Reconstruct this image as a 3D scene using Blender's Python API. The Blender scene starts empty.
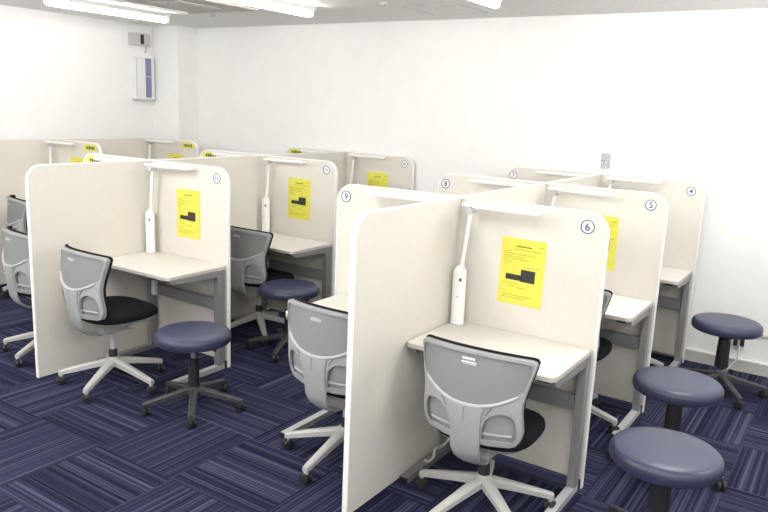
import bpy, bmesh, math, random
from mathutils import Vector, Matrix
from mathutils.geometry import delaunay_2d_cdt
random.seed(4)
S = bpy.context.scene
C = S.collection
PI = math.pi

# ------------------------------------------------------------------ materials
def new_mat(name):
    m = bpy.data.materials.new(name); m.use_nodes = True
    nt = m.node_tree
    return m, nt, nt.nodes['Principled BSDF']

def set_spec(b, rough, metal=0.0, spec=0.5):
    b.inputs['Roughness'].default_value = rough
    b.inputs['Metallic'].default_value = metal
    b.inputs['Specular IOR Level'].default_value = spec

def mat(name, col, rough=0.5, metal=0.0, spec=0.5, var=0.06, scale=40.0, bump=0.0, stretch=(1, 1, 1)):
    """plain surface with a little procedural noise in colour and (optionally) bump"""
    m, nt, b = new_mat(name)
    set_spec(b, rough, metal, spec)
    tc = nt.nodes.new('ShaderNodeTexCoord')
    mp = nt.nodes.new('ShaderNodeMapping'); mp.inputs['Scale'].default_value = stretch
    nz = nt.nodes.new('ShaderNodeTexNoise'); nz.inputs['Scale'].default_value = scale
    nz.inputs['Detail'].default_value = 3
    nt.links.new(tc.outputs['Object'], mp.inputs['Vector'])
    nt.links.new(mp.outputs['Vector'], nz.inputs['Vector'])
    rp = nt.nodes.new('ShaderNodeValToRGB')
    a = [max(0, c * (1 - var)) for c in col]; d = [min(1, c * (1 + var)) for c in col]
    rp.color_ramp.elements[0].position = 0.3; rp.color_ramp.elements[1].position = 0.7
    rp.color_ramp.elements[0].color = (*a, 1); rp.color_ramp.elements[1].color = (*d, 1)
    nt.links.new(nz.outputs['Fac'], rp.inputs['Fac'])
    nt.links.new(rp.outputs['Color'], b.inputs['Base Color'])
    if bump:
        bp = nt.nodes.new('ShaderNodeBump'); bp.inputs['Strength'].default_value = bump
        bp.inputs['Distance'].default_value = 0.002
        nt.links.new(nz.outputs['Fac'], bp.inputs['Height'])
        nt.links.new(bp.outputs['Normal'], b.inputs['Normal'])
    return m

def emit_mat(name, col, strength):
    m, nt, b = new_mat(name)
    b.inputs['Base Color'].default_value = (*col, 1)
    b.inputs['Emission Color'].default_value = (*col, 1)
    b.inputs['Emission Strength'].default_value = strength
    return m

M = {}
M['wall'] = mat('wall_paint', (.80, .80, .785), .85, var=.015, scale=6, bump=.05, spec=.2)
M['ceiling'] = mat('ceiling_board', (.82, .815, .80), .9, var=.03, scale=18, bump=.1, spec=.1)
M['linen'] = mat('cream_laminate', (.655, .625, .565), .55, var=.018, scale=70, bump=.02, spec=.3, stretch=(1.2, 1.2, .3))
M['trim'] = mat('white_edge', (.82, .82, .80), .4, var=.01, scale=20)
M['top'] = mat('white_desktop', (.70, .68, .635), .42, var=.02, scale=30)
M['topedge'] = mat('desktop_edge', (.50, .47, .42), .5, var=.03, scale=30)
M['steel'] = mat('silver_paint', (.28, .28, .285), .42, metal=.35, var=.04, scale=60)
M['steel_l'] = mat('pale_silver_paint', (.56, .56, .56), .38, metal=.3, var=.03, scale=60)
M['black'] = mat('black_plastic', (.014, .014, .016), .5, var=.2, scale=40)
M['castor'] = mat('castor_plastic', (.022, .022, .024), .4, var=.2, scale=40)
M['grey'] = mat('light_grey_plastic', (.335, .34, .345), .48, var=.025, scale=30)
M['greyd'] = mat('pocket_grey_plastic', (.29, .295, .30), .5, var=.03, scale=30)  # darker copy of the chair grey, recess shade put into the colour
M['greyr'] = mat('rim_grey_plastic', (.42, .425, .43), .45, var=.02, scale=30)
M['greyline'] = mat('seam_grey', (.15, .15, .155), .6, var=.02, scale=30)  # grooves, and the drawn shadow inside the chair back openings
M['base'] = mat('grey_base_plastic', (.42, .42, .405), .42, var=.03, scale=30)
M['fabric'] = mat('black_fabric', (.010, .010, .013), .95, var=.4, scale=220, bump=.4, spec=.15)
M['vinyl'] = mat('navy_vinyl', (.044, .050, .098), .36, var=.12, scale=260, bump=.12, spec=.5)  # seat top, greyed so the colour carries the sheen of reflections
M['vinylside'] = mat('navy_vinyl_side', (.028, .032, .068), .38, var=.12, scale=260, bump=.12, spec=.5)  # same vinyl for the seat sides, shade darkened into the colour
M['stoolbase'] = mat('dark_grey_plastic', (.045, .045, .05), .42, var=.1, scale=40)
M['yellow'] = mat('yellow_paper', (.70, .66, .085), .7, var=.02, scale=12)
M['print'] = mat('print_ink', (.035, .035, .03), .8, var=.3, scale=160)
M['printl'] = mat('print_ink_thin', (.34, .34, .05), .8, var=.1, scale=160)
M['blue'] = mat('badge_ink', (.045, .05, .17), .7, var=.05, scale=50)
M['badge'] = mat('badge_paper', (.86, .86, .87), .6, var=.01, scale=50)
M['lamp'] = mat('white_plastic', (.84, .84, .83), .35, var=.01, scale=30)
M['diff'] = mat('lamp_diffuser', (.86, .86, .85), .4, var=.01, scale=30)
M['tube'] = emit_mat('fluorescent_tube', (1.0, .985, .96), 32.0)
M['frame'] = mat('fixture_white', (.75, .75, .73), .5, var=.01, scale=20)
M['skirt'] = mat('beige_skirting', (.50, .485, .45), .6, var=.04, scale=30)
M['cabinet'] = mat('cabinet_white', (.74, .74, .73), .5, var=.01, scale=20)
M['cabgrey'] = mat('cabinet_grey', (.50, .49, .47), .5, var=.03, scale=20)
M['cabblue'] = mat('cabinet_blue', (.20, .205, .36), .5, var=.06, scale=30)
M['grille'] = mat('vent_grille', (.50, .48, .43), .6, var=.05, scale=30)
M['speckle'] = mat('speckled_grey', (.40, .40, .40), .5, var=.75, scale=75)
M['cord'] = mat('white_cord', (.62, .62, .60), .5, var=.02, scale=30)

def mesh_material():
    m, nt, b = new_mat('grey_mesh_weave')
    set_spec(b, .6, 0, .35)
    tc = nt.nodes.new('ShaderNodeTexCoord')
    ck = nt.nodes.new('ShaderNodeTexChecker'); ck.inputs['Scale'].default_value = 260
    ck.inputs['Color1'].default_value = (.205, .21, .215, 1)
    ck.inputs['Color2'].default_value = (.245, .25, .255, 1)
    nt.links.new(tc.outputs['Object'], ck.inputs['Vector'])
    nt.links.new(ck.outputs['Color'], b.inputs['Base Color'])
    return m
M['mesh'] = mesh_material()

def carpet_material():
    m, nt, b = new_mat('navy_carpet_tiles')
    set_spec(b, .95, 0, .12)
    N = nt.nodes.new; L = nt.links.new
    def math_(op, a=None, c=None, v0=0.0, v1=0.0):
        n = N('ShaderNodeMath'); n.operation = op
        n.inputs[0].default_value = v0; n.inputs[1].default_value = v1
        if a is not None: L(a, n.inputs[0])
        if c is not None: L(c, n.inputs[1])
        return n.outputs[0]
    geo = N('ShaderNodeNewGeometry'); sep = N('ShaderNodeSeparateXYZ')
    L(geo.outputs['Position'], sep.inputs[0])
    s = .537
    ux = math_('DIVIDE', math_('ADD', sep.outputs['X'], None, v1=.84), None, v1=s)
    uy = math_('DIVIDE', math_('ADD', sep.outputs['Y'], None, v1=.01), None, v1=s)
    fx = math_('FLOOR', ux); fy = math_('FLOOR', uy)
    par = math_('FLOORED_MODULO', math_('ADD', fx, fy), None, v1=2.0)      # 1 -> stripes along y (tile -1,0)
    def mixf(a, c):      # par ? a : c
        n = N('ShaderNodeMix'); n.data_type = 'FLOAT'
        L(par, n.inputs[0]); L(c, n.inputs[2]); L(a, n.inputs[3]); return n.outputs[0]
    cross = mixf(sep.outputs['X'], sep.outputs['Y'])
    along = mixf(sep.outputs['Y'], sep.outputs['X'])
    tid = N('ShaderNodeCombineXYZ'); L(fx, tid.inputs[0]); L(fy, tid.inputs[1])
    wn = N('ShaderNodeTexWhiteNoise'); wn.noise_dimensions = '3D'; L(tid.outputs[0], wn.inputs['Vector'])
    off = math_('MULTIPLY', wn.outputs['Value'], None, v1=7.0)
    def stripes(cs, als, detail):
        cv = N('ShaderNodeCombineXYZ')
        L(math_('ADD', math_('MULTIPLY', cross, None, v1=cs), off), cv.inputs[0])
        L(math_('MULTIPLY', along, None, v1=als), cv.inputs[1])
        L(off, cv.inputs[2])
        nz = N('ShaderNodeTexNoise'); nz.inputs['Scale'].default_value = 1.0; nz.inputs['Detail'].default_value = detail
        L(cv.outputs[0], nz.inputs['Vector']); return nz.outputs['Fac']
    st = math_('ADD', math_('MULTIPLY', stripes(85, .3, 1), None, v1=.72), math_('MULTIPLY', stripes(26, .5, 1), None, v1=.28))
    fuzz = N('ShaderNodeTexNoise'); fuzz.inputs['Scale'].default_value = 190; fuzz.inputs['Detail'].default_value = 2
    L(geo.outputs['Position'], fuzz.inputs['Vector'])
    st = math_('ADD', st, math_('MULTIPLY', math_('SUBTRACT', fuzz.outputs['Fac'], None, v1=.5), None, v1=.22))
    st = math_('ADD', st, math_('MULTIPLY', math_('SUBTRACT', wn.outputs['Value'], None, v1=.5), None, v1=.05))
    rp = N('ShaderNodeValToRGB'); e = rp.color_ramp.elements
    e[0].position = .34; e[0].color = (.0075, .008, .019, 1)
    e[1].position = .70; e[1].color = (.075, .080, .132, 1)
    mid = e.new(.50); mid.color = (.021, .023, .055, 1)
    L(st, rp.inputs['Fac']); L(rp.outputs['Color'], b.inputs['Base Color'])
    bp = N('ShaderNodeBump'); bp.inputs['Strength'].default_value = .35; bp.inputs['Distance'].default_value = .003
    L(st, bp.inputs['Height']); L(bp.outputs['Normal'], b.inputs['Normal'])
    return m
M['carpet'] = carpet_material()

# ------------------------------------------------------------------ mesh helpers
def link(name, bm, m, parent=None, smooth=False, world_to=None):
    """one bmesh -> ONE object. m: material or list. world_to: parent matrix to undo so the verts may be in world space"""
    bmesh.ops.recalc_face_normals(bm, faces=bm.faces[:])
    me = bpy.data.meshes.new(name); bm.to_mesh(me); bm.free()
    for mm in (m if isinstance(m, (list, tuple)) else [m]): me.materials.append(mm)
    if smooth:
        for p in me.polygons: p.use_smooth = True
        try: me.set_sharp_from_angle(angle=math.radians(38))
        except Exception: pass
    o = bpy.data.objects.new(name, me); C.objects.link(o)
    if parent is not None:
        o.parent = parent
        if world_to is not None: o.matrix_parent_inverse = world_to.inverted()
    return o

def tag(o, label, cat, group=None):
    o['label'] = label; o['category'] = cat
    if group: o['group'] = group
    return o

def struct(o):
    o['kind'] = 'structure'; return o

def thing(name, label, cat, loc=(0, 0, 0), rz=0.0, group=None):
    o = bpy.data.objects.new(name, None); C.objects.link(o)
    o.empty_display_size = .1
    o.location = loc; o.rotation_euler = (0, 0, rz)
    return tag(o, label, cat, group)

def copy_tree(o, parent=None):
    c = o.copy(); C.objects.link(c)
    if parent is not None: c.parent = parent
    for ch in [x for x in S.objects if x.parent == o]:
        copy_tree(ch, c)
    return c

def box(bm, c, s, rz=0.0, mat_i=0, bev=0.0):
    r = bmesh.ops.create_cube(bm, size=1.0)
    vs = r['verts']
    for v in vs: v.co = Vector((v.co.x * s[0], v.co.y * s[1], v.co.z * s[2]))
    if bev > 0:
        es = list({e for v in vs for e in v.link_edges})
        rb = bmesh.ops.bevel(bm, geom=es, offset=bev, segments=2, affect='EDGES', profile=.6)
        vs = list({v for f in rb['faces'] for v in f.verts} | {v for v in vs if v.is_valid})
        seen = set(vs); stack = list(vs)
        while stack:
            v = stack.pop()
            for e in v.link_edges:
                w = e.other_vert(v)
                if w not in seen: seen.add(w); stack.append(w)
        vs = list(seen)
    R = Matrix.Rotation(rz, 3, 'Z')
    for v in vs: v.co = R @ v.co + Vector(c)
    for f in {f for v in vs for f in v.link_faces}: f.material_index = mat_i
    return vs

def tube(bm, pts, rad, n=10, mat_i=0, cap=True):
    pts = [Vector(p) for p in pts]
    rads = rad if isinstance(rad, (list, tuple)) else [rad] * len(pts)
    rings = []; up = None
    for i, p in enumerate(pts):
        t = (pts[min(i + 1, len(pts) - 1)] - pts[max(i - 1, 0)]).normalized()
        if up is None:
            up = Vector((0, 0, 1)) if abs(t.z) < .9 else Vector((1, 0, 0))
        a = (up - t * up.dot(t)).normalized(); b_ = t.cross(a); up = a
        rings.append([bm.verts.new(p + (a * math.cos(2 * PI * k / n) + b_ * math.sin(2 * PI * k / n)) * rads[i]) for k in range(n)])
    fs = []
    for r0, r1 in zip(rings, rings[1:]):
        for k in range(n): fs.append(bm.faces.new((r0[k], r0[(k + 1) % n], r1[(k + 1) % n], r1[k])))
    if cap: fs += [bm.faces.new(rings[0][::-1]), bm.faces.new(rings[-1])]
    for f in fs: f.material_index = mat_i

def lathe(bm, prof, n=32, c=(0, 0, 0), mat_fn=None, sy=1.0):
    rings = []
    for r, z in prof:
        if r < 1e-5: rings.append([bm.verts.new((c[0], c[1], c[2] + z))])
        else: rings.append([bm.verts.new((c[0] + r * math.cos(2 * PI * k / n), c[1] + sy * r * math.sin(2 * PI * k / n), c[2] + z)) for k in range(n)])
    for i, (a, b_) in enumerate(zip(rings, rings[1:])):
        for k in range(n):
            k2 = (k + 1) % n
            if len(a) == 1 and len(b_) == 1: continue
            if len(a) == 1: f = bm.faces.new((a[0], b_[k2], b_[k]))
            elif len(b_) == 1: f = bm.faces.new((a[k], a[k2], b_[0]))
            else: f = bm.faces.new((a[k], a[k2], b_[k2], b_[k]))
            if mat_fn: f.material_index = mat_fn(i)

def prism(bm, poly, fn0, fn1, mat_i=0, side_i=None):
    """extrude a 2-D polygon between two maps (u,v)->3-D"""
    a = [bm.verts.new(fn0(*p)) for p in poly]; b_ = [bm.verts.new(fn1(*p)) for p in poly]
    n = len(poly)
    f0 = bm.faces.new(a); f1 = bm.faces.new(b_[::-1]); f0.material_index = f1.material_index = mat_i
    for k in range(n):
        f = bm.faces.new((a[k], b_[k], b_[(k + 1) % n], a[(k + 1) % n]))
        f.material_index = mat_i if side_i is None else side_i

def arc(cx, cz, r, a0, a1, n=7):
    return [(cx + r * math.cos(a0 + (a1 - a0) * i / (n - 1)), cz + r * math.sin(a0 + (a1 - a0) * i / (n - 1))) for i in range(n)]

def ring_band(bm, outer, inner, y0, y1):
    """band between two open polylines of equal length, extruded in y (u,z given)"""
    n = len(outer)
    def row(pl, y): return [bm.verts.new((p[0], y, p[1])) for p in pl]
    o0, o1, i0, i1 = row(outer, y0), row(outer, y1), row(inner, y0), row(inner, y1)
    for k in range(n - 1):
        for A, B in ((o0, o1), (o1, i1), (i1, i0), (i0, o0)):
            bm.faces.new((A[k], A[k + 1], B[k + 1], B[k]))
    bm.faces.new((o0[0], o1[0], i1[0], i0[0])); bm.faces.new((o0[-1], i0[-1], i1[-1], o1[-1]))

def inside(p, poly):
    x, y = p; c = False; n = len(poly)
    for i in range(n):
        x0, y0 = poly[i]; x1, y1 = poly[(i + 1) % n]
        if (y0 > y) != (y1 > y) and x < (x1 - x0) * (y - y0) / (y1 - y0) + x0: c = not c
    return c

def sheet(bm, outer, holes, fmap, th, step=.022, mat_i=0):
    """curved plate: polygon with holes triangulated, mapped by fmap(x, z, t) for t = 0 and th"""
    pts = []; edges = []
    for lp in [outer] + holes:
        s0 = len(pts); pts += [Vector(p) for p in lp]
        edges += [(s0 + i, s0 + (i + 1) % len(lp)) for i in range(len(lp))]
    xs = [p[0] for p in outer]; zs = [p[1] for p in outer]
    x = min(xs) + step / 2
    while x < max(xs):
        z = min(zs) + step / 2
        while z < max(zs):
            q = (x, z)
            if inside(q, outer) and not any(inside(q, h) for h in holes):
                if min((Vector(q) - Vector(e)).length for e in [p for lp in [outer] + holes for p in lp]) > step * .35:
                    pts.append(Vector(q))
            z += step
        x += step
    V, E_, F, *_ = delaunay_2d_cdt(pts, edges, [], 0, 1e-6)
    tri = []
    for f in F:
        c = sum((V[i] for i in f), Vector((0, 0))) / len(f)
        if inside(c, outer) and not any(inside(c, h) for h in holes): tri.append(f)
    a = {}; b_ = {}
    used = {i for f in tri for i in f}
    for i in used:
        a[i] = bm.verts.new(fmap(V[i].x, V[i].y, 0.0)); b_[i] = bm.verts.new(fmap(V[i].x, V[i].y, th))
    cnt = {}
    for f in tri:
        bm.faces.new([a[i] for i in f]).material_index = mat_i
        bm.faces.new([b_[i] for i in reversed(f)]).material_index = mat_i
        for k in range(len(f)):
            e = (f[k], f[(k + 1) % len(f)])
            cnt.setdefault(tuple(sorted(e)), []).append(e)
    for k, es in cnt.items():
        if len(es) == 1:
            i, j = es[0]
            bm.faces.new((a[j], a[i], b_[i], b_[j])).material_index = mat_i

def rrect(x0, x1, z0, z1, r, n=6):
    return (arc(x1 - r, z0 + r, r, -PI / 2, 0, n) + arc(x1 - r, z1 - r, r, 0, PI / 2, n)
            + arc(x0 + r, z1 - r, r, PI / 2, PI, n) + arc(x0 + r, z0 + r, r, PI, 1.5 * PI, n))

def spline(ctrl, n=6, closed=False):
    out = []; m = len(ctrl)
    rng = range(m) if closed else range(m - 1)
    for i in rng:
        g = (lambda k: ctrl[k % m]) if closed else (lambda k: ctrl[max(0, min(m - 1, k))])
        p0, p1, p2, p3 = g(i - 1), g(i), g(i + 1), g(i + 2)
        for k in range(n):
            t = k / n
            out.append(tuple(.5 * (2 * b + (c - a) * t + (2 * a - 5 * b + 4 * c - d) * t * t + (3 * b - a - 3 * c + d) * t ** 3) for a, b, c, d in zip(p0, p1, p2, p3)))
    if not closed: out.append(tuple(ctrl[-1]))
    return out

# ------------------------------------------------------------------ room shell
XL, XR, YB, YF, ZC = -4.90, 4.0, 3.48, -3.6, 2.50
def slab_obj(name, lo, hi, m):
    bm = bmesh.new(); box(bm, [(a + b) / 2 for a, b in zip(lo, hi)], [b - a for a, b in zip(lo, hi)])
    return struct(link(name, bm, m))
slab_obj('floor', (XL - .1, YF - .1, -.1), (XR + .1, YB + .1, 0), M['carpet'])
slab_obj('ceiling', (XL - .1, YF - .1, ZC), (XR + .1, YB + .1, ZC + .1), M['ceiling'])
slab_obj('wall_back', (XL - .1, YB, 0), (XR + .1, YB + .1, ZC), M['wall'])
slab_obj('wall_left', (XL - .1, YF - .1, 0), (XL, YB, ZC), M['wall'])
slab_obj('wall_right', (XR, YF - .1, 0), (XR + .1, YB, ZC), M['wall'])
slab_obj('wall_front', (XL, YF - .1, 0), (XR, YF, ZC), M['wall'])
slab_obj('wall_pilaster', (XL, 3.20, 0), (-4.50, YB, ZC), M['wall'])
bm = bmesh.new(); box(bm, ((XR - 4.5) / 2, YB - .006, .04), (XR + 4.5, .012, .08))
struct(link('baseboard_back', bm, M['skirt']))
bm = bmesh.new(); box(bm, ((XR - 4.5) / 2, YB - .008, .0865), (XR + 4.5, .016, .013), bev=.003)
struct(link('trim_1', bm, M['trim']))  # white strip that paints the highlight along the skirting's top edge
bm = bmesh.new(); box(bm, (XL + .006, (YF + 3.2) / 2, .04), (.012, 3.2 - YF, .08))
struct(link('baseboard_left', bm, M['skirt']))
# ceiling access hatch: thin dark joint frame
bm = bmesh.new()
hx0, hx1, hy0, hy1 = -1.42, -.94, 2.70, 3.20
for c, s in ((((hx0 + hx1) / 2, hy0), (hx1 - hx0, .008)), (((hx0 + hx1) / 2, hy1), (hx1 - hx0, .008)),
             ((hx0, (hy0 + hy1) / 2), (.008, hy1 - hy0)), ((hx1, (hy0 + hy1) / 2), (.008, hy1 - hy0))):
    box(bm, (c[0], c[1], ZC - .001), (s[0], s[1], .003))
struct(link('trim_2', bm, M['cabgrey']))

# ------------------------------------------------------------------ ceiling lights, vent, sensors
def ceiling_light(x, y0, y1, label):
    t = thing('ceiling_light', label, 'ceiling light', (x, (y0 + y1) / 2, ZC), 0, 'fluorescent ceiling lights')
    L = y1 - y0
    bm = bmesh.new(); prism(bm, [(-.055, 0), (.055, 0), (.035, -.035), (-.035, -.035)],
                            lambda u, v: (u, -L / 2, v), lambda u, v: (u, L / 2, v))
    link('housing', bm, M['frame'], t)
    bm = bmesh.new(); tube(bm, [(0, -L / 2 + .01, -.055), (0, -L / 2 + .03, -.055), (0, L / 2 - .03, -.055), (0, L / 2 - .01, -.055)], [.02, .027, .027, .02], 12)
    link('tube', bm, M['tube'], t, True)
    for s in (-1, 1):
        bm = bmesh.new(); box(bm, (0, s * (L / 2 - .006), -.045), (.05, .012, .06), bev=.004)
        link('end_socket', bm, M['frame'], t)
ceiling_light(-3.80, 1.31, 2.49, 'fluorescent ceiling tube above the left wall cabinet, longest in view')
ceiling_light(-2.14, 1.35, 2.52, 'fluorescent ceiling tube at the top middle of the photo')
ceiling_light(-.52, 1.35, 2.47, 'fluorescent ceiling tube cut off by the top edge right of centre')

vent = thing('air_conditioner', 'grey ceiling air conditioner cassette beside the left fluorescent tube', 'air conditioner', (-3.0, 2.0, ZC))
bm = bmesh.new(); box(bm, (0, 0, -.012), (.78, .84, .024), bev=.006); link('panel', bm, M['grille'], vent)
bm = bmesh.new(); box(bm, (-.34, 0, -.03), (.045, .6, .014), bev=.004); link('air_flap', bm, M['trim'], vent)
bm = bmesh.new()
for k in range(9): box(bm, (-.16 + k * .04, 0, -.026), (.012, .44, .008))
link('intake_grille', bm, M['cabgrey'], vent)

def ceiling_knob(x, y, label):
    bm = bmesh.new(); lathe(bm, [(0, 0), (.03, 0), (.028, -.012), (.012, -.022), (0, -.024)], 16)
    o = link('smoke_detector', bm, M['cabgrey'], None, True); o.location = (x, y, ZC)
    tag(o, label, 'detector')
ceiling_knob(-1.44, 2.51, 'small round ceiling fitting beside the square ceiling hatch outline')
ceiling_knob(-3.36, 2.62, 'small round ceiling fitting above the corner pilaster')

# wall cabinet with blue stripe and grey box above it
t = thing('wall_cabinet', 'white wall cabinet with blue vertical strip on the left wall', 'cabinet', (XL, 3.045, 1.735))
bm = bmesh.new(); box(bm, (.03, .005, .215), (.06, .24, .43), bev=.004); link('body', bm, M['cabinet'], t)
bm = bmesh.new(); box(bm, (.062, .045, .22), (.012, .07, .405), bev=.002); link('blue_strip', bm, M['cabblue'], t)
bm = bmesh.new()
for k in (.235,): box(bm, (.0695, .045, k), (.003, .073, .008))
link('divider', bm, M['cabgrey'], t)
bm = bmesh.new(); box(bm, (.062, -.108, .22), (.01, .007, .40)); link('hinge_edge', bm, M['cabgrey'], t)
bm = bmesh.new(); box(bm, (.034, 0, -.006), (.068, .26, .012), bev=.004); link('lower_ledge', bm, M['cabgrey'], t)
t = thing('control_box', 'grey wall box with a black window above the white cabinet', 'control box', (XL, 3.015, 2.285))
bm = bmesh.new(); box(bm, (.025, 0, .06), (.05, .245, .125), bev=.006); link('case', bm, M['cabgrey'], t)
bm = bmesh.new(); box(bm, (.0525, .015, .062), (.005, .04, .095)); link('window', bm, M['black'], t)
bm = bmesh.new(); tube(bm, [(.02, .085, 0), (.02, .085, -.03), (.015, .08, -.045), (.02, .07, -.07)], .008, 8)
link('cable_outlet', bm, M['cabgrey'], t, True)
bm = bmesh.new(); tube(bm, [(.012, 3.165, ZC), (.012, 3.165, 2.19)], .009, 8)
o = link('conduit', bm, M['wall'], None, True); o.location.x = XL
tag(o, 'thin white conduit running down the left wall beside the pilaster', 'pipe')
# small device on the back wall above the booth end
t = thing('wall_sensor', 'small speckled grey plate on the back wall above the right booths', 'sensor', (.0, YB, 1.362))
bm = bmesh.new(); box(bm, (0, -.008, .06), (.066, .016, .115), bev=.006); link('speckled_cover', bm, M['speckle'], t)
bm = bmesh.new(); box(bm, (0, -.004, .06), (.082, .008, .135), bev=.003); link('back_plate', bm, M['cabinet'], t)

# ------------------------------------------------------------------ partition panels
H, T, W, FL = 1.332, .026, .75, .90
def text_mesh(s, size):
    cu = bpy.data.curves.new('numeral', 'FONT'); cu.body = s; cu.size = size
    cu.align_x = 'CENTER'; cu.align_y = 'CENTER'; cu.extrude = .0006; cu.offset = size * .012
    o = bpy.data.objects.new('numeral', cu); C.objects.link(o)
    bpy.context.view_layer.update()
    me = bpy.data.meshes.new_from_object(o.evaluated_get(bpy.context.evaluated_depsgraph_get()))
    bpy.data.objects.remove(o); bpy.data.curves.remove(cu)
    xs = [v.co.x for v in me.vertices]; ys = [v.co.y for v in me.vertices]
    cx, cy = (min(xs) + max(xs)) / 2, (min(ys) + max(ys)) / 2
    bm = bmesh.new(); bm.from_mesh(me); bpy.data.meshes.remove(me)
    for v in bm.verts: v.co = Vector((v.co.x - cx, -v.co.z, v.co.y - cy))     # face -y
    return bm

def badge(num, wx, wy, wz, parent, PM):
    """round numbered sticker on a face that looks towards -y (world coordinates)"""
    bm = bmesh.new(); prism(bm, [(.0335 * math.cos(a), .0335 * math.sin(a)) for a in [2 * PI * k / 36 for k in range(36)]],
                            lambda u, v: (wx + u, wy - .0012, wz + v), lambda u, v: (wx + u, wy, wz + v))
    b = link('number_badge', bm, M['badge'], parent, False, PM)
    bm = bmesh.new(); n = 36
    def ring(r, y): return [bm.verts.new((wx + r * math.cos(2 * PI * k / n), y, wz + r * math.sin(2 * PI * k / n))) for k in range(n)]
    a, c = ring(.0325, wy - .0024), ring(.0275, wy - .0024); d, e = ring(.0325, wy - .001), ring(.0275, wy - .001)
    for k in range(n):
        k2 = (k + 1) % n
        for p, q in ((a, c), (c, e), (e, d), (d, a)): bm.faces.new((p[k], p[k2], q[k2], q[k]))
    link('ring', bm, M['blue'], b)
    bm = text_mesh(num, .05 if len(num) == 1 else .036)
    for v in bm.verts: v.co += Vector((wx, wy - .002, wz))
    link('numeral', bm, M['blue'], b)

def panel(label, loc, rz, L, round_end=True, z0=.05, post=False, foot=False, group=None):
    """upright board: local +x from 0 to L, rounded at the far top corner"""
    t = thing('partition_panel', label, 'partition', loc, rz, group)
    w = .007; r = .10; L0 = .012
    if round_end:
        outer = [(L0, H)] + arc(L - r, H - r, r, PI / 2, 0, 9) + [(L, .004 if foot else z0)]
        inner = [(L0, H - w)] + arc(L - r, H - r, r - w, PI / 2, 0, 9) + [(L - w, .004 if foot else z0)]
    else:
        outer = [(L0, H), (L - L0, H)]; inner = [(L0, H - w), (L - L0, H - w)]
    poly = inner if not foot else inner[:-1] + [(L - w, z0)]
    poly = poly + [(L0, z0)] if round_end else inner + [(L - L0, z0), (L0, z0)]
    bm = bmesh.new(); prism(bm, poly, lambda u, v: (u, -T / 2 + .002, v), lambda u, v: (u, T / 2 - .002, v))
    link('board', bm, M['linen'], t)
    bm = bmesh.new(); ring_band(bm, outer, inner, -T / 2, T / 2); link('edge_trim', bm, M['trim'], t)
    if post:
        bm = bmesh.new(); box(bm, (0, 0, H / 2 - .004), (.024, .026, H - .012)); link('joint_post', bm, M['steel_l'], t)
        bm = bmesh.new(); box(bm, (0, 0, H - .003), (.05, .05, .010), bev=.003); link('joint_cap', bm, M['trim'], t)
    return t, Matrix.Translation(loc) @ Matrix.Rotation(rz, 4, 'Z')

JY = {1: [1.123, 2.251, 3.379], 2: [1.192, 2.320, 3.448], 3: [1.93 - 1.128, 1.93, 3.06]}
X = {1: 0.0, 2: -2.4405, 3: -4.80}
row = ['nearest', 'middle', 'farthest']
cl = {1: 'right booth island', 2: 'middle booth island'}
nums = {(1, 1): '654', (1, -1): '987', (2, 1): ['12', '11', '10']}

def yellow_tag(cx, wy, parent, PM):
    wz = 1.283
    bm = bmesh.new(); box(bm, (cx, wy - .001, wz), (.185, .002, .055)); s = link('yellow_label', bm, M['yellow'], parent, False, PM)
    bm = bmesh.new()
    for k in range(6):
        box(bm, (cx - .055 + k * .022, wy - .0024, wz), (.015, .001, .02 + .006 * (k % 3)))
    link('label_text', bm, M['print'], s)

for c in (1, 2):
    x = X[c]
    end = 'front end' if c == 1 else 'front end'
    n1 = ('large cream partition nearest the camera, bare side panel left of desk six' if c == 1
          else 'large cream side partition at the front of the middle booth island')
    panel(n1, (x, JY[c][0], 0), -PI / 2, FL, True, .012, True)
    for k in (1, 2):
        ln = JY[c][k] - JY[c][k - 1]
        panel('cream centre partition along the %s, %s' % (cl[c], ['between its nearest and middle cross panels', 'between its middle and farthest cross panels'][k - 1]),
              (x, JY[c][k], 0), -PI / 2, ln, False, .012, True)
    for k in range(3):
        for s in (1, -1):
            if c == 1:
                lab = 'cream cross partition with round number %s badge, %s row of the right booth island' % (nums[(1, s)][k], row[k])
            elif s == 1:
                lab = 'cream cross partition carrying round badge and yellow notice, %s row of the middle booth island' % row[k]
            else:
                lab = 'cream cross partition with small yellow strip label, %s row on the far side of the middle booth island' % row[k]
            t, PM = panel(lab, (x + s * .0, JY[c][k], 0), 0 if s == 1 else PI, W if s == 1 else .761, True, .05, False, True)
            wy = JY[c][k] - T / 2 + .002
            if (c, s) in nums: badge(nums[(c, s)][k], x + s * (.655 if s == 1 else .70), wy, 1.262, t, PM)
            else: yellow_tag(x - .61, wy, t, PM)
for k in (0, 1, 2):
    ln = 1.128
    panel('cream partition against the left wall, %s section' % row[k], (X[3], JY[3][k], 0), -PI / 2, ln if k < 2 else 1.13, False, .012, k > 0)
    if k:
        t, PM = panel('cream cross partition with yellow strip label by the left wall, %s of the two' % ('nearer' if k == 1 else 'farther'),
                      (X[3], JY[3][k], 0), 0, W, True, .05, False, True)
        yellow_tag(X[3] + .61, JY[3][k] - T / 2 + .002, t, PM)

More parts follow.
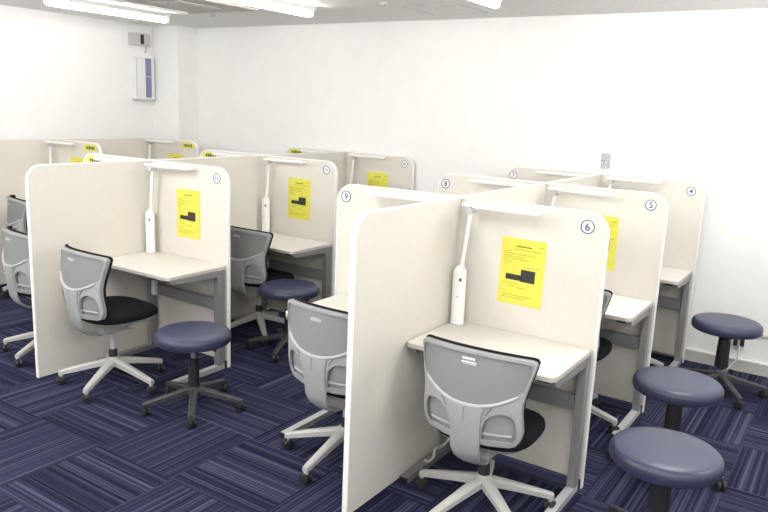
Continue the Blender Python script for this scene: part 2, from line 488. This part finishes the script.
# ------------------------------------------------------------------ posters
def poster(x, y, z, label, tilt=0.0, w=.225, h=.325):
    t = thing('notice_sheet', label, 'notice', (x, y, z), 0, 'yellow notices on the partitions')
    t.rotation_euler = (0, tilt, 0)
    bm = bmesh.new(); box(bm, (0, -.001, 0), (w, .0016, h)); link('paper', bm, M['yellow'], t)
    def bars(name, L, m):
        bm = bmesh.new()
        xs = [c[0] - c[2] / 2 for c in L] + [c[0] + c[2] / 2 for c in L]; zs = [c[1] - c[3] / 2 for c in L] + [c[1] + c[3] / 2 for c in L]
        box(bm, (((min(xs) + max(xs)) / 2 - .5) * w, -.0015 - {'title': .0002, 'fine_print': 0, 'floor_plan': .0004}[name], (.5 - (min(zs) + max(zs)) / 2) * h), ((max(xs) - min(xs)) * w, .0008, (max(zs) - min(zs)) * h), mat_i=1)
        for cx, cz, ww, hh in L: box(bm, ((cx - .5) * w, -.0024, (.5 - cz) * h), (ww * w, .0012, hh * h))
        link(name, bm, [m, M['yellow']], t)
    bars('title', [(.36 + .058 * k, .115, .042, .016) for k in range(6)], M['print'])
    L = [(.90, .09, .12, .010)]
    for r_, (a, b_) in enumerate(((.06, .22), (.06, .78), (.30, .90), (.06, .52), (.06, .62), (.10, .18), (.06, .24))):
        z_ = (.205, .235, .165, .275, .31, .39, .35)[r_]
        q = a
        while q < b_:
            ww = random.uniform(.025, .06); L.append((q + ww / 2, z_, ww, .010)); q += ww + .016
    for r_, (a, b_) in enumerate(((.58, .92), (.10, .40), (.20, .32), (.08, .16), (.42, .60), (.10, .75), (.10, .60))):
        z_ = (.415, .68, .72, .80, .735, .86, .90)[r_]
        q = a
        while q < b_:
            ww = random.uniform(.025, .06); L.append((q + ww / 2, z_, ww, .010)); q += ww + .018
    bars('fine_print', L, M['printl'])
    bars('floor_plan', [(.33, .585, .36, .085), (.65, .545, .32, .185)], M['print'])
PY = -T / 2 + .0015
def pz(c, k): return JY[c][k] + PY
poster(X[1] + .358, pz(1, 0), 1.002, 'yellow notice with black floor plan on the number six partition', .02)
poster(X[1] + .372, pz(1, 1), 1.006, 'yellow notice on the middle right partition, half hidden behind the number six partition', .0)
poster(X[2] + .383, pz(2, 0), 1.000, 'yellow notice on the nearest right-hand partition of the middle booth island', .0)
poster(X[2] + .388, pz(2, 1), 1.010, 'yellow notice on the middle right-hand partition of the middle booth island', .0)
poster(X[2] + .370, pz(2, 2), 1.000, 'yellow notice on the farthest middle-island partition, only its top showing', .0)
poster(X[3] + .42, pz(3, 1), 1.020, 'yellow notice on the nearer left wall cross partition, only its top showing', .0)
poster(X[3] + .43, pz(3, 2), 1.020, 'yellow notice on the farther left wall cross partition, only its top showing', .0)

# ------------------------------------------------------------------ desks
DD, DZ = .474, .70
def make_desk():
    """right-hand desk: local origin on the floor at the spine face / cross panel face; +x away from spine, -y to the sitter"""
    t = thing('study_desk', 'x', 'desk')
    x0, x1 = .004, .718
    plan = [(x0, 0), (x0, -DD + .02)] + arc(x0 + .02, -DD + .02, .02, PI, 1.5 * PI, 5) + arc(x1 - .035, -DD + .035, .035, -PI / 2, 0, 6) + [(x1, 0)]
    bm = bmesh.new(); prism(bm, plan, lambda u, v: (u, v, DZ), lambda u, v: (u, v, DZ - .022), 0, 1)
    bm.normal_update()
    es = [e for e in bm.edges if all(abs(v.co.z - DZ) < 1e-5 for v in e.verts)]
    bmesh.ops.bevel(bm, geom=es, offset=.003, segments=2, affect='EDGES')
    link('desktop', bm, [M['top'], M['topedge']], t)
    xr = .704
    for xx, nm in ((.030, 0), (xr, 1)):
        bm = bmesh.new(); box(bm, (xx, -.043, (DZ - .022 + .03) / 2), (.040, .058, DZ - .022 - .03), bev=.003)
        link('leg', bm, M['steel'], t)
        bm = bmesh.new()
        prism(bm, [(-.014, .0), (-.014, .034), (-.474, .030), (-.474, .0)], lambda u, v: (xx - .02, u, v), lambda u, v: (xx + .02, u, v))
        f = link('foot', bm, M['steel_l'] if nm else M['steel'], t)
        bm = bmesh.new(); box(bm, (xx, -.4765, .015), (.042, .007, .030)); link('end_cap', bm, M['black'], f)
        bm = bmesh.new()
        prism(bm, [(-.014, DZ - .022), (-.014, DZ - .072), (-.10, DZ - .066), (-.445, DZ - .050), (-.455, DZ - .022)],
              lambda u, v: (xx - .015, u, v), lambda u, v: (xx + .015, u, v))
        link('support_arm', bm, M['steel'], t)
    bm = bmesh.new(); box(bm, (.363, -.05, .448), (.634, .028, .075), bev=.003); link('crossbeam', bm, M['steel'], t)
    bm = bmesh.new(); box(bm, (.10, -.075, .46), (.035, .03, .10), bev=.006); link('outlet_box', bm, M['lamp'], t)
    bm = bmesh.new(); box(bm, (.62, -.16, DZ - .03), (.09, .05, .016), bev=.002)
    tube(bm, [(.60, -.16, DZ - .03), (.60, -.175, DZ - .055), (.615, -.19, DZ - .062), (.632, -.185, DZ - .05)], .006, 8)
    link('bag_hook', bm, M['steel_l'], t)
    bm = bmesh.new(); box(bm, (.66, -DD + .06, DZ - .031), (.05, .06, .018)); link('corner_bracket', bm, M['black'], t)
    return t
desk0 = make_desk()
# mirrored twin for the far sides (own meshes, mirrored in x)
deskm = copy_tree(desk0)
def mirror_children(o):
    for ch in [x for x in S.objects if x.parent == o]:
        me = ch.data.copy()
        for v in me.vertices: v.co.x = -v.co.x
        me.flip_normals(); ch.data = me
        mirror_children(ch)
mirror_children(deskm)
first = {1: True, -1: True}
def place_desk(c, k, s, label):
    src = desk0 if s == 1 else deskm
    o = src if first[s] else copy_tree(src); first[s] = False
    o.location = (X[c] + s * T / 2, JY[c][k] - T / 2 + .0005, 0)
    tag(o, label, 'desk', 'study desks in the booths')
place_desk(1, 0, 1, 'white study desk behind the nearest grey chair, under the number six notice')
place_desk(1, 1, 1, 'white study desk in the middle right-hand booth, second from the camera')
place_desk(1, 2, 1, 'white study desk in the farthest right-hand booth against the back wall')
place_desk(1, 0, -1, 'white study desk under number nine, left of the largest partition')
place_desk(1, 1, -1, 'white study desk below the number eight badge, hidden behind partitions')
place_desk(1, 2, -1, 'white study desk below the number seven badge by the back wall')
place_desk(2, 0, 1, 'white study desk with a lamp, left front booth beside the navy stool')
place_desk(2, 1, 1, 'white study desk in the second middle-island booth, beside the tucked navy stool')
place_desk(2, 2, 1, 'white study desk in the farthest middle-island booth facing right')
place_desk(2, 0, -1, 'white study desk on the far side of the front middle-island partition')
place_desk(2, 1, -1, 'white study desk on the far side of the middle island, second row')
place_desk(2, 2, -1, 'white study desk on the far side of the middle island, by the back wall')
place_desk(3, 1, 1, 'white study desk against the left wall partition, behind the leftmost chairs')
place_desk(3, 2, 1, 'white study desk in the far left corner by the pilaster')

# ------------------------------------------------------------------ desk lamps
def make_lamp():
    t = thing('desk_lamp', 'x', 'lamp')
    bm = bmesh.new()
    lathe(bm, [(0, 0), (.037, 0), (.037, .012), (.035, .02), (.035, .26), (.033, .28), (.022, .292), (0, .296)], 24, sy=.8)
    link('stand', bm, M['lamp'], t, True)
    bm = bmesh.new(); lathe(bm, [(0, .0), (.0385, 0), (.0385, .006), (.0365, .008), (0, .008)], 24, sy=.8)
    b = link('foot_ring', bm, M['cabgrey'], t, True)
    bm = bmesh.new(); box(bm, (.018, -.026, .235), (.010, .006, .016), bev=.002); link('switch', bm, M['black'], t)
    bm = bmesh.new(); lathe(bm, [(0, 0), (.005, 0), (.005, .003), (0, .003)], 10)
    for v in bm.verts: v.co = Vector((v.co.x + .008, -.0285 - v.co.z, v.co.y + .15))
    link('button', bm, M['cabgrey'], t)
    bm = bmesh.new(); tube(bm, [(.006, 0, .285), (.044, -.012, .585)], [.012, .010], 10)
    box(bm, (.006, -.004, .285), (.034, .03, .035), bev=.006)
    link('arm', bm, M['lamp'], t, True)
    bm = bmesh.new(); tube(bm, [(.044, -.040, .585), (.044, .018, .585)], .018, 16); link('hinge', bm, M['steel_l'], t, True)
    bm = bmesh.new(); box(bm, (.212, -.032, .612), (.395, .05, .014), bev=.005); h = link('lamp_head', bm, M['lamp'], t)
    bm = bmesh.new(); box(bm, (.232, -.032, .603), (.33, .036, .006), bev=.002); link('light_panel', bm, M['diff'], h)
    return t
lamp0 = make_lamp(); lampm = copy_tree(lamp0); mirror_children(lampm); firstl = {1: True, -1: True}
def place_lamp(c, k, s, label, rz=0.0, dx=.062, dy=-.075, dz=0.0):
    src = lamp0 if s == 1 else lampm
    o = src if firstl[s] else copy_tree(src); firstl[s] = False
    o.location = (X[c] + s * dx, JY[c][k] + dy, DZ); o.rotation_euler = (0, 0, rz)
    tag(o, label, 'lamp', 'white desk lamps in the booths')
place_lamp(1, 0, 1, 'white desk lamp on the nearest desk, beside the number six notice', -.02)
place_lamp(1, 1, 1, 'white desk lamp in the middle right-hand booth, head above the number six partition', -.10)
place_lamp(1, 2, 1, 'white desk lamp in the farthest right-hand booth below the speckled wall plate', .03)
place_lamp(1, 0, -1, 'white desk lamp head beside the number nine badge', .0, .085)
place_lamp(1, 1, -1, 'white desk lamp head beside the number eight badge', .0)
place_lamp(1, 2, -1, 'white desk lamp head beside the number seven badge', .0)
place_lamp(2, 0, 1, 'white desk lamp in the front left booth, beside its yellow notice', .10, .07)
place_lamp(2, 1, 1, 'white desk lamp in the second middle-island booth', .04, .09)
place_lamp(2, 2, 1, 'white desk lamp in the farthest middle-island booth facing right', .0, .10)
place_lamp(2, 0, -1, 'white lamp head showing over the large front left partition', .0)
place_lamp(2, 1, -1, 'white lamp head over the middle island, beside a yellow strip', .0)
place_lamp(2, 2, -1, 'white lamp head over the middle island, closest to the back wall', .0)
place_lamp(3, 1, 1, 'white desk lamp at the nearer left wall cross partition', .0)
place_lamp(3, 2, 1, 'white desk lamp at the farther left wall cross partition below the wall cabinet', .0)

# ------------------------------------------------------------------ castors and five-star bases
def castor_bm(r=.027):
    bm = bmesh.new()
    for s in (-1, 1):
        vs0 = len(bm.verts)
        lathe(bm, [(0, -.010), (r * .6, -.010), (r, -.006), (r, .006), (r * .6, .010), (0, .010)], 16)
        bm.verts.ensure_lookup_table()
        for v in bm.verts[vs0:]: v.co = Vector((v.co.x, v.co.z + s * .0125, v.co.y + r))
    tube(bm, [(0, 0, r), (.004, 0, r * 1.7), (.004, 0, r * 2.6)], [.009, .012, .008], 8)
    box(bm, (.004, 0, r * 1.75), (.03, .012, .022), bev=.004)
    return bm

def star_base(t, r_leg, m_leg, phase, hub_z, tip_z, w0, w1, h0, h1, hub_r=.036):
    bm = bmesh.new(); lathe(bm, [(0, hub_z - .055), (hub_r * .8, hub_z - .055), (hub_r, hub_z - .03), (hub_r, hub_z - .004), (hub_r * .85, hub_z + .008), (0, hub_z + .010)], 20)
    link('base_hub', bm, m_leg, t, True)
    leg_me = cas_me = None
    for k in range(5):
        a = phase + 2 * PI * k / 5
        if leg_me is None:
            bm = bmesh.new()
            secs = [(.015, hub_z, w0, h0), (r_leg * .45, hub_z - (hub_z - tip_z) * .40, (w0 + w1) / 2, (h0 + h1) / 2), (r_leg - .012, tip_z + .004, w1, h1), (r_leg + .012, tip_z - .004, w1 * .8, h1 * .9)]
            rings = []
            for x, z, w, h in secs:
                rings.append([bm.verts.new(p) for p in ((x, -w / 2, z - h), (x, w / 2, z - h), (x, w / 2, z - h * .25), (x, w * .28, z), (x, -w * .28, z), (x, -w / 2, z - h * .25))])
            for a_, b_ in zip(rings, rings[1:]):
                for q in range(6): bm.faces.new((a_[q], a_[(q + 1) % 6], b_[(q + 1) % 6], b_[q]))
            bm.faces.new(rings[0][::-1]); bm.faces.new(rings[-1])
            tube(bm, [(r_leg, 0, tip_z - h1 * .6), (r_leg, 0, tip_z - h1 - .014)], .012, 10)
            lg = link('base_leg', bm, m_leg, t, True); leg_me = lg.data
            cs = link('castor', castor_bm(), M['castor'], lg, True); cas_me = cs.data
        else:
            lg = bpy.data.objects.new('base_leg', leg_me); C.objects.link(lg); lg.parent = t
            cs = bpy.data.objects.new('castor', cas_me); C.objects.link(cs); cs.parent = lg
        lg.rotation_euler = (0, 0, a)
        cs.location = (r_leg, 0, 0); cs.rotation_euler = (0, 0, random.uniform(0, 2 * PI))

# ------------------------------------------------------------------ office chair (faces +y, origin on the floor under the column)
ZT = .80
def half_w(z):
    tab = [(.42, .185), (.45, .210), (.49, .224), (.54, .221), (.59, .216), (.63, .218), (.68, .229), (.74, .244), (.80, .257), (.83, .262)]
    for (z0, a), (z1, b_) in zip(tab, tab[1:]):
        if z <= z1: return a + (b_ - a) * max(0, (z - z0)) / (z1 - z0)
    return tab[-1][1]
def back_y(z): return -.240 + .035 * ((z - .60) / .2) ** 2 * (1 if z < .60 else .25) 
def bmap(off):
    def f(x, z, t_): return (x, back_y(z) + .062 * (x / .22) ** 2 - off - t_, z)
    return f
def back_outline(grow=0.0, top=0.0, bottom=.428):
    zs = [.452, .47, .50, .54, .58, .62, .66, .70, .74, .765]
    R_ = [(half_w(z) + grow, z) for z in zs]
    wt = half_w(.79) + grow
    R_ += [(wt - .001, .785 + top), (wt - .007, .797 + top), (wt - .020, .803 + top)]
    tops = [(x_, .803 + top + .016 * (1 - (x_ / (wt - .02)) ** 2)) for x_ in [(wt - .02) * q for q in (.85, .7, .5, .25, 0, -.25, -.5, -.7, -.85)]]
    Lf = [(-x_, z) for x_, z in reversed(R_)]
    wb = half_w(.452) + grow
    B = [(-wb + .012, .436), (-wb + .035, bottom), (-.10, bottom - .004), (0, bottom - .006), (.10, bottom - .004), (wb - .035, bottom), (wb - .012, .436)]
    return R_ + tops + Lf + B
def sag(x): return .598 + .062 * (abs(x) / .2) ** 2.2
def dhole(s):
    pts = [(.068, .450), (.185, .450), (.199, .466), (.203, .50), (.200, .538), (.190, .564), (.172, .574), (.140, .577), (.110, .566), (.086, .540), (.073, .50)]
    return [(s * x_, z) for x_, z in (pts if s > 0 else pts[::-1])]

def make_chair():
    t = thing('office_chair', 'x', 'chair')
    # black upholstered front of the back, a touch larger so its rim shows along the top
    bm = bmesh.new(); sheet(bm, back_outline(.001, .006, .43), [], lambda x, z, q: bmap(-.026)(x, z, q), .016)
    link('back_pad', bm, M['fabric'], t, True)
    bm = bmesh.new(); sheet(bm, back_outline(), [], bmap(-.012), .008)
    sh = link('back_shell', bm, M['greyd'], t, True)
    # yoke: grey lower frame with two D-shaped openings, joined to the rim around the mesh
    yo = [p for p in back_outline(-.0005) if True]
    upper = [(x_, sag(x_) - .0) for x_ in [.190 - .019 * k for k in range(21)]]
    wr = .007
    # mesh opening outline
    mo = []
    for q in [-.200 + .0200 * k for k in range(21)]: mo.append((q, sag(q)))
    rgt = [(half_w(z) - wr, z) for z in (.68, .71, .74, .765)] + [(half_w(.78) - wr - .006, .784), (half_w(.78) - wr - .022, .790)]
    tp = [(x_, .790 + .016 * (1 - (x_ / .235) ** 2)) for x_ in (.205, .16, .11, .055, 0, -.055, -.11, -.16, -.205)]
    mo = mo + rgt + tp + [(-x_, z) for x_, z in reversed(rgt)]
    bm = bmesh.new(); sheet(bm, yo, [mo[::-1], dhole(1), dhole(-1)], bmap(.004), .012)
    link('back_frame', bm, M['grey'], sh, True)
    bm = bmesh.new(); sheet(bm, mo, [], bmap(.001), .005)
    link('mesh_panel', bm, M['mesh'], sh, True)
    # pale lip along the lower arc of the mesh
    bm = bmesh.new()
    arcp = [bmap(.016)(q, sag(q) - .004, 0) for q in [-.203 + .0203 * k for k in range(21)]]
    tube(bm, arcp, [.003] + [.0075] * 19 + [.003], 8); link('arc_lip', bm, M['greyr'], sh, True)
    # central spine strap that dives under the seat
    bm = bmesh.new()
    prof = [(.592, .000, .082), (.555, -.002, .072), (.48, -.004, .066), (.43, -.002, .066), (.385, .004, .065), (.340, .026, .058), (.305, .070, .054), (.288, .125, .050), (.285, .215, .046)]
    rings = []
    for z, dy, w in prof:
        y = back_y(max(z, .45)) - .018 + dy
        cup = .004
        rings.append([bm.verts.new(p) for p in ((-w, y + cup + .010, z), (-w, y + cup, z), (-w * .5, y - .006, z), (w * .5, y - .006, z), (w, y + cup, z), (w, y + cup + .010, z))] +
                     [bm.verts.new((w * .5, y + .012, z + .006)), bm.verts.new((-w * .5, y + .012, z + .006))])
    for a_, b_ in zip(rings, rings[1:]):
        for q in range(8): bm.faces.new((a_[q], a_[(q + 1) % 8], b_[(q + 1) % 8], b_[q]))
    bm.faces.new(rings[0]); bm.faces.new(rings[-1][::-1])
    link('spine_strap', bm, M['grey'], t, True)
    # fine grooves on the yoke
    for s in (-1, 0, 1):
        bm = bmesh.new()
        p = [bmap(.0165 if s else .0235)(s * (.088 + .022 * k / 5) if s else 0, .565 + (.035 if s else .02) * k / 5, 0) for k in range(6)]
        if s == 0: p = [(0, back_y(max(z, .45)) - .0245 + d, z) for z, d in ((.585, 0), (.54, 0), (.48, 0), (.44, .001))]
        tube(bm, p, .0022, 6)
        link('groove', bm, M['greyline'], sh)
    # shadow drawn as a dark line inside the upper edge of each opening and a pale lumbar bar at its foot
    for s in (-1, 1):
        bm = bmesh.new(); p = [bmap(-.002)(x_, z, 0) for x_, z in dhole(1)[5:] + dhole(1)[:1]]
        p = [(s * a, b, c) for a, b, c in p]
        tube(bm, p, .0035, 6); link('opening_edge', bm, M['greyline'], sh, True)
        bm = bmesh.new(); q = [bmap(.000)(s * (.064 + .013 * k), .474, 0) for k in range(10)]
        tube(bm, q, .006, 8); link('lumbar_bar', bm, M['grey'], sh, True)
    # embossed oblong mark near the top
    bm = bmesh.new(); sheet(bm, [(x_ + 0, z + 0) for x_, z in rrect(-.032, .032, .757, .773, .006, 4)], [], bmap(.006), .003, step=.012)
    link('embossed_mark', bm, M['greyr'], sh, True)
    # seat
    bm = bmesh.new()
    n = 40; rings = []
    def sq(a, hw, hd, e=3.2):
        c, s = math.cos(a), math.sin(a)
        r = (abs(c) ** e + abs(s) ** e) ** (-1 / e); return hw * r * c, hd * r * s
    for sc, z in ((.0, .388), (.90, .386), (.965, .392), (1.0, .408), (1.0, .424), (.985, .437), (.94, .446), (.86, .450), (.5, .447), (0, .445)):
        if sc == 0: rings.append([bm.verts.new((0, .03, z))]); continue
        ring = []
        for k in range(n):
            x_, y_ = sq(2 * PI * k / n, .226 * sc, .222 * sc)
            w = 1.0 if y_ < 0 else 1 - .10 * (y_ / .222) ** 2
            zz = z - (.022 * max(0, y_ / .222) ** 3 if z > .40 else 0)
            ring.append(bm.verts.new((x_ * w, y_ + .03, zz)))
        rings.append(ring)
    for a_, b_ in zip(rings, rings[1:]):
        for k in range(n):
            k2 = (k + 1) % n
            if len(a_) == 1: bm.faces.new((a_[0], b_[k2], b_[k]))
            elif len(b_) == 1: bm.faces.new((a_[k], a_[k2], b_[0]))
            else: bm.faces.new((a_[k], a_[k2], b_[k2], b_[k]))
    st = link('seat', bm, M['fabric'], t, True)
    bm = bmesh.new(); prism(bm, [(sq(2 * PI * k / 32, .215, .21)[0], sq(2 * PI * k / 32, .215, .21)[1] + .03) for k in range(32)],
                            lambda u, v: (u, v, .388), lambda u, v: (u * .9, (v - .03) * .9 + .03, .368))
    link('seat_pan', bm, M['base'], st)
    bm = bmesh.new(); box(bm, (0, .0, .33), (.12, .20, .08), bev=.014); link('tilt_mechanism', bm, M['base'], t)
    bm = bmesh.new(); tube(bm, [(.05, .02, .345), (.15, .02, .345), (.18, .03, .335)], [.006, .006, .008], 8); link('height_lever', bm, M['base'], t, True)
    bm = bmesh.new(); tube(bm, [(0, 0, .155), (0, 0, .33)], .017, 14); link('gas_column', bm, M['steel_l'], t, True)
    bm = bmesh.new(); tube(bm, [(0, 0, .15), (0, 0, .215), (0, 0, .228)], [.028, .026, .022], 16); link('column_sleeve', bm, M['black'], t, True)
    star_base(t, .31, M['base'], 0.0, .172, .092, .058, .034, .040, .028)
    return t
chair0 = make_chair(); firstc = [True]; legphase = {}
def turn_legs(o, kind, ph):
    d = ph - legphase.get(kind, 0.0)          # copies start from the first one's own turn
    for ch in [q for q in S.objects if q.parent == o and q.name.split('.')[0] == 'base_leg']:
        ch.rotation_euler = (0, 0, ch.rotation_euler.z + d)
    legphase.setdefault(kind, ph)
def place_chair(x, y, phi, label, base=0.0, dz=0.0):
    o = chair0 if firstc[0] else copy_tree(chair0); firstc[0] = False
    o.location = (x, y, 0); o.rotation_euler = (0, 0, -phi)
    tag(o, label, 'chair', 'grey office chairs at the booths')
    turn_legs(o, 'chair', base + phi)
    for q in [q for q in S.objects if q.parent == o and q.name.split('.')[0] not in ('base_leg', 'base_hub', 'column_sleeve')]:
        q.location.z = dz                      # seat height setting
    return o
D2 = math.radians
c1 = place_chair(.445, .655, -.03, 'grey office chair nearest the camera with white lettering on its back', D2(36))
place_chair(.38, 1.84, .0, 'grey office chair mostly hidden behind the number six partition', D2(-1), .04)
place_chair(.37, 2.95, .0, 'grey office chair in the farthest right-hand booth, only a sliver showing', D2(9), .04)
place_chair(-.325, .66, .06, 'grey office chair cut off by the large partition, facing desk nine', D2(199), .018)
place_chair(-2.035, .55, .10, 'grey office chair beside the navy stool in the front left booth', D2(7), .055)
place_chair(-2.06, 1.865, .0, 'grey office chair in the second middle-island booth behind a navy stool', D2(-110), .03)
place_chair(-2.825, .63, .18, 'grey office chair at the left edge, half behind the front left partition', D2(-72), .055)
place_chair(-4.27, 1.45, .28, 'grey office chair farthest back at the left edge of the photo', D2(30), .055)
# white sticker lettering on the nearest chair only
bm = bmesh.new(); wx = 0
for k, w in enumerate((.009, .004, .009, .005, .009, .009)):
    sheet(bm, [(-.030 + wx, .779), (-.030 + wx + w, .779), (-.030 + wx + w, .788), (-.030 + wx, .788)], [], bmap(.010), .0015, step=.02); wx += w + .002
sheet(bm, [(-.033, .7665), (.030, .7665), (.030, .7695), (-.033, .7695)], [], bmap(.0105), .0015, step=.02)
link('back_lettering', bm, M['badge'], c1)

# ------------------------------------------------------------------ stools
def make_stool():
    t = thing('stool', 'x', 'stool')
    R_ = .213
    bm = bmesh.new()
    prof = [(0, .402), (R_ - .012, .402), (R_ - .003, .408), (R_, .420), (R_, .440), (R_ - .004, .452), (R_ - .014, .462), (R_ - .030, .4675), (R_ - .06, .470), (R_ * .5, .472), (0, .472)]
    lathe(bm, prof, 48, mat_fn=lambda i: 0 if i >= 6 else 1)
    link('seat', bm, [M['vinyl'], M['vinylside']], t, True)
    bm = bmesh.new(); lathe(bm, [(0, .380), (.055, .380), (.085, .392), (.16, .402), (0, .402)], 28); link('seat_plate', bm, M['black'], t, True)
    bm = bmesh.new(); tube(bm, [(.03, 0, .386), (.11, .02, .384), (.15, .03, .372)], [.006, .006, .010], 8); link('height_lever', bm, M['black'], t, True)
    bm = bmesh.new(); tube(bm, [(0, 0, .26), (0, 0, .385)], .016, 14); link('gas_column', bm, M['steel'], t, True)
    return t
def sleeve(t, top, r0, r1):
    bm = bmesh.new(); tube(bm, [(0, 0, .11), (0, 0, top * .6 + .05), (0, 0, top), (0, 0, top + .004)], [r0, (r0 + r1) / 2, r1, r1 * .8], 18); link('column_sleeve', bm, M['black'], t, True)
stool0 = make_stool(); sleeve(stool0, .30, .034, .029)
star_base(stool0, .275, M['stoolbase'], 0.0, .135, .078, .050, .032, .036, .024)
firsts = [True]
def place_stool(x, y, ph, label, dz=0.0, sleeve_up=False):
    o = stool0 if firsts[0] else copy_tree(stool0); firsts[0] = False
    o.location = (x, y, 0)
    tag(o, label, 'stool', 'round navy stools')
    for ch in [q for q in S.objects if q.parent == o]:
        n = ch.name.split('.')[0]
        if n in ('seat', 'seat_plate', 'height_lever'): ch.location.z += dz
        elif n == 'gas_column': ch.location.z += dz
        elif n == 'column_sleeve' and sleeve_up:
            ch.scale = (1.25, 1.25, 1.0); ch.location.z += .07
    turn_legs(o, 'stool', ph)
    return o
place_stool(-1.38, .612, D2(27), 'round navy stool standing in front of the front left booth')
place_stool(-1.635, 1.725, D2(-140), 'round navy stool tucked between chair and desk of the middle booth', .018)
place_stool(1.055, 2.93, D2(17), 'round navy stool by the back wall, farthest right', .025, True)
place_stool(1.164, .760, D2(142), 'round navy stool nearest the camera at the lower right', .02, True)
place_stool(1.031, 1.606, D2(-16), 'round navy stool right behind the nearest one at the lower right', .015, True)

# ------------------------------------------------------------------ small things at the back wall and under the desk
t = thing('wall_outlet', 'white wall outlet under the farthest right stool', 'outlet', (1.085, YB, .225))
bm = bmesh.new(); box(bm, (0, -.005, 0), (.075, .010, .12), bev=.003); link('cover_plate', bm, M['cabinet'], t)
t = thing('power_plug', 'pair of black plugs with white cord at the back wall outlet', 'plug', (1.085, YB - .010, .22))
bm = bmesh.new()
for s in (-1, 1): box(bm, (s * .022, -.016, 0), (.026, .032, .06), bev=.005)
link('plug_body', bm, M['black'], t)
bm = bmesh.new(); tube(bm, spline([(.005, -.030, -.02), (.010, -.035, -.06), (.005, -.04, -.12), (-.02, -.05, -.165), (-.05, -.07, -.21)], 6), .006, 8)
link('cord', bm, M['cord'], t, True)
bm = bmesh.new(); tube(bm, spline([(.055, 1.075, .13), (.075, 1.02, .09), (.062, .96, .066), (.06, .90, .075), (.075, .86, .055), (.072, .82, .046), (.058, .80, .058)], 6), .006, 8)
o = link('white_cable', bm, M['cord'], None, True); tag(o, 'white power cord lying along the desk foot under the nearest desk', 'cord')
bm = bmesh.new(); box(bm, (2.55, YB - .008, .288), (2.7, .016, .022), bev=.004)
struct(link('trim_3', bm, M['cabgrey']))

# ------------------------------------------------------------------ lights outside the frame
def lamp_row(x, y, e):
    for k in (-.4, 0, .4):
        l = bpy.data.lights.new('ceiling_tube_light', 'POINT'); l.shadow_soft_size = .12; l.energy = e / 3
        l.color = (1, .985, .955)
        o = bpy.data.objects.new('ceiling_tube_light', l); o.location = (x, y + k, ZC - .16); C.objects.link(o)
for x in (-3.8, -2.14, -.52, 1.1, 2.75):
    for y in (-2.6, -.7): lamp_row(x, y, 46 if x != 1.1 or y < -1 else 38)
for x in (1.1, 2.75): lamp_row(x, 1.9, 52)
w = bpy.data.worlds.new('room_world'); S.world = w; w.use_nodes = True
w.node_tree.nodes['Background'].inputs['Color'].default_value = (1, 1, 1, 1)
w.node_tree.nodes['Background'].inputs['Strength'].default_value = .3

# ------------------------------------------------------------------ camera (solved from the photograph)
f_px, cx, cy, cz, yaw, pit, rol = 718.593, 1.65326, -2.06328, 1.74746, .581769, -.202948, .042514
fw = Vector((-math.sin(yaw) * math.cos(pit), math.cos(yaw) * math.cos(pit), math.sin(pit)))
r = Vector((math.cos(yaw), math.sin(yaw), 0)); u = r.cross(fw)
r2 = r * math.cos(rol) + u * math.sin(rol); u2 = -r * math.sin(rol) + u * math.cos(rol)
cam = bpy.data.cameras.new('camera'); cam.sensor_width = 36; cam.lens = f_px / 768 * 36; cam.clip_start = .05
co = bpy.data.objects.new('camera', cam); C.objects.link(co)
mw = Matrix.Identity(4)
for i in range(3): mw[i][0], mw[i][1], mw[i][2] = r2[i], u2[i], -fw[i]
mw.translation = (cx, cy, cz); co.matrix_world = mw
S.camera = co
S.view_settings.view_transform = 'Standard'
S.view_settings.exposure = -0.14
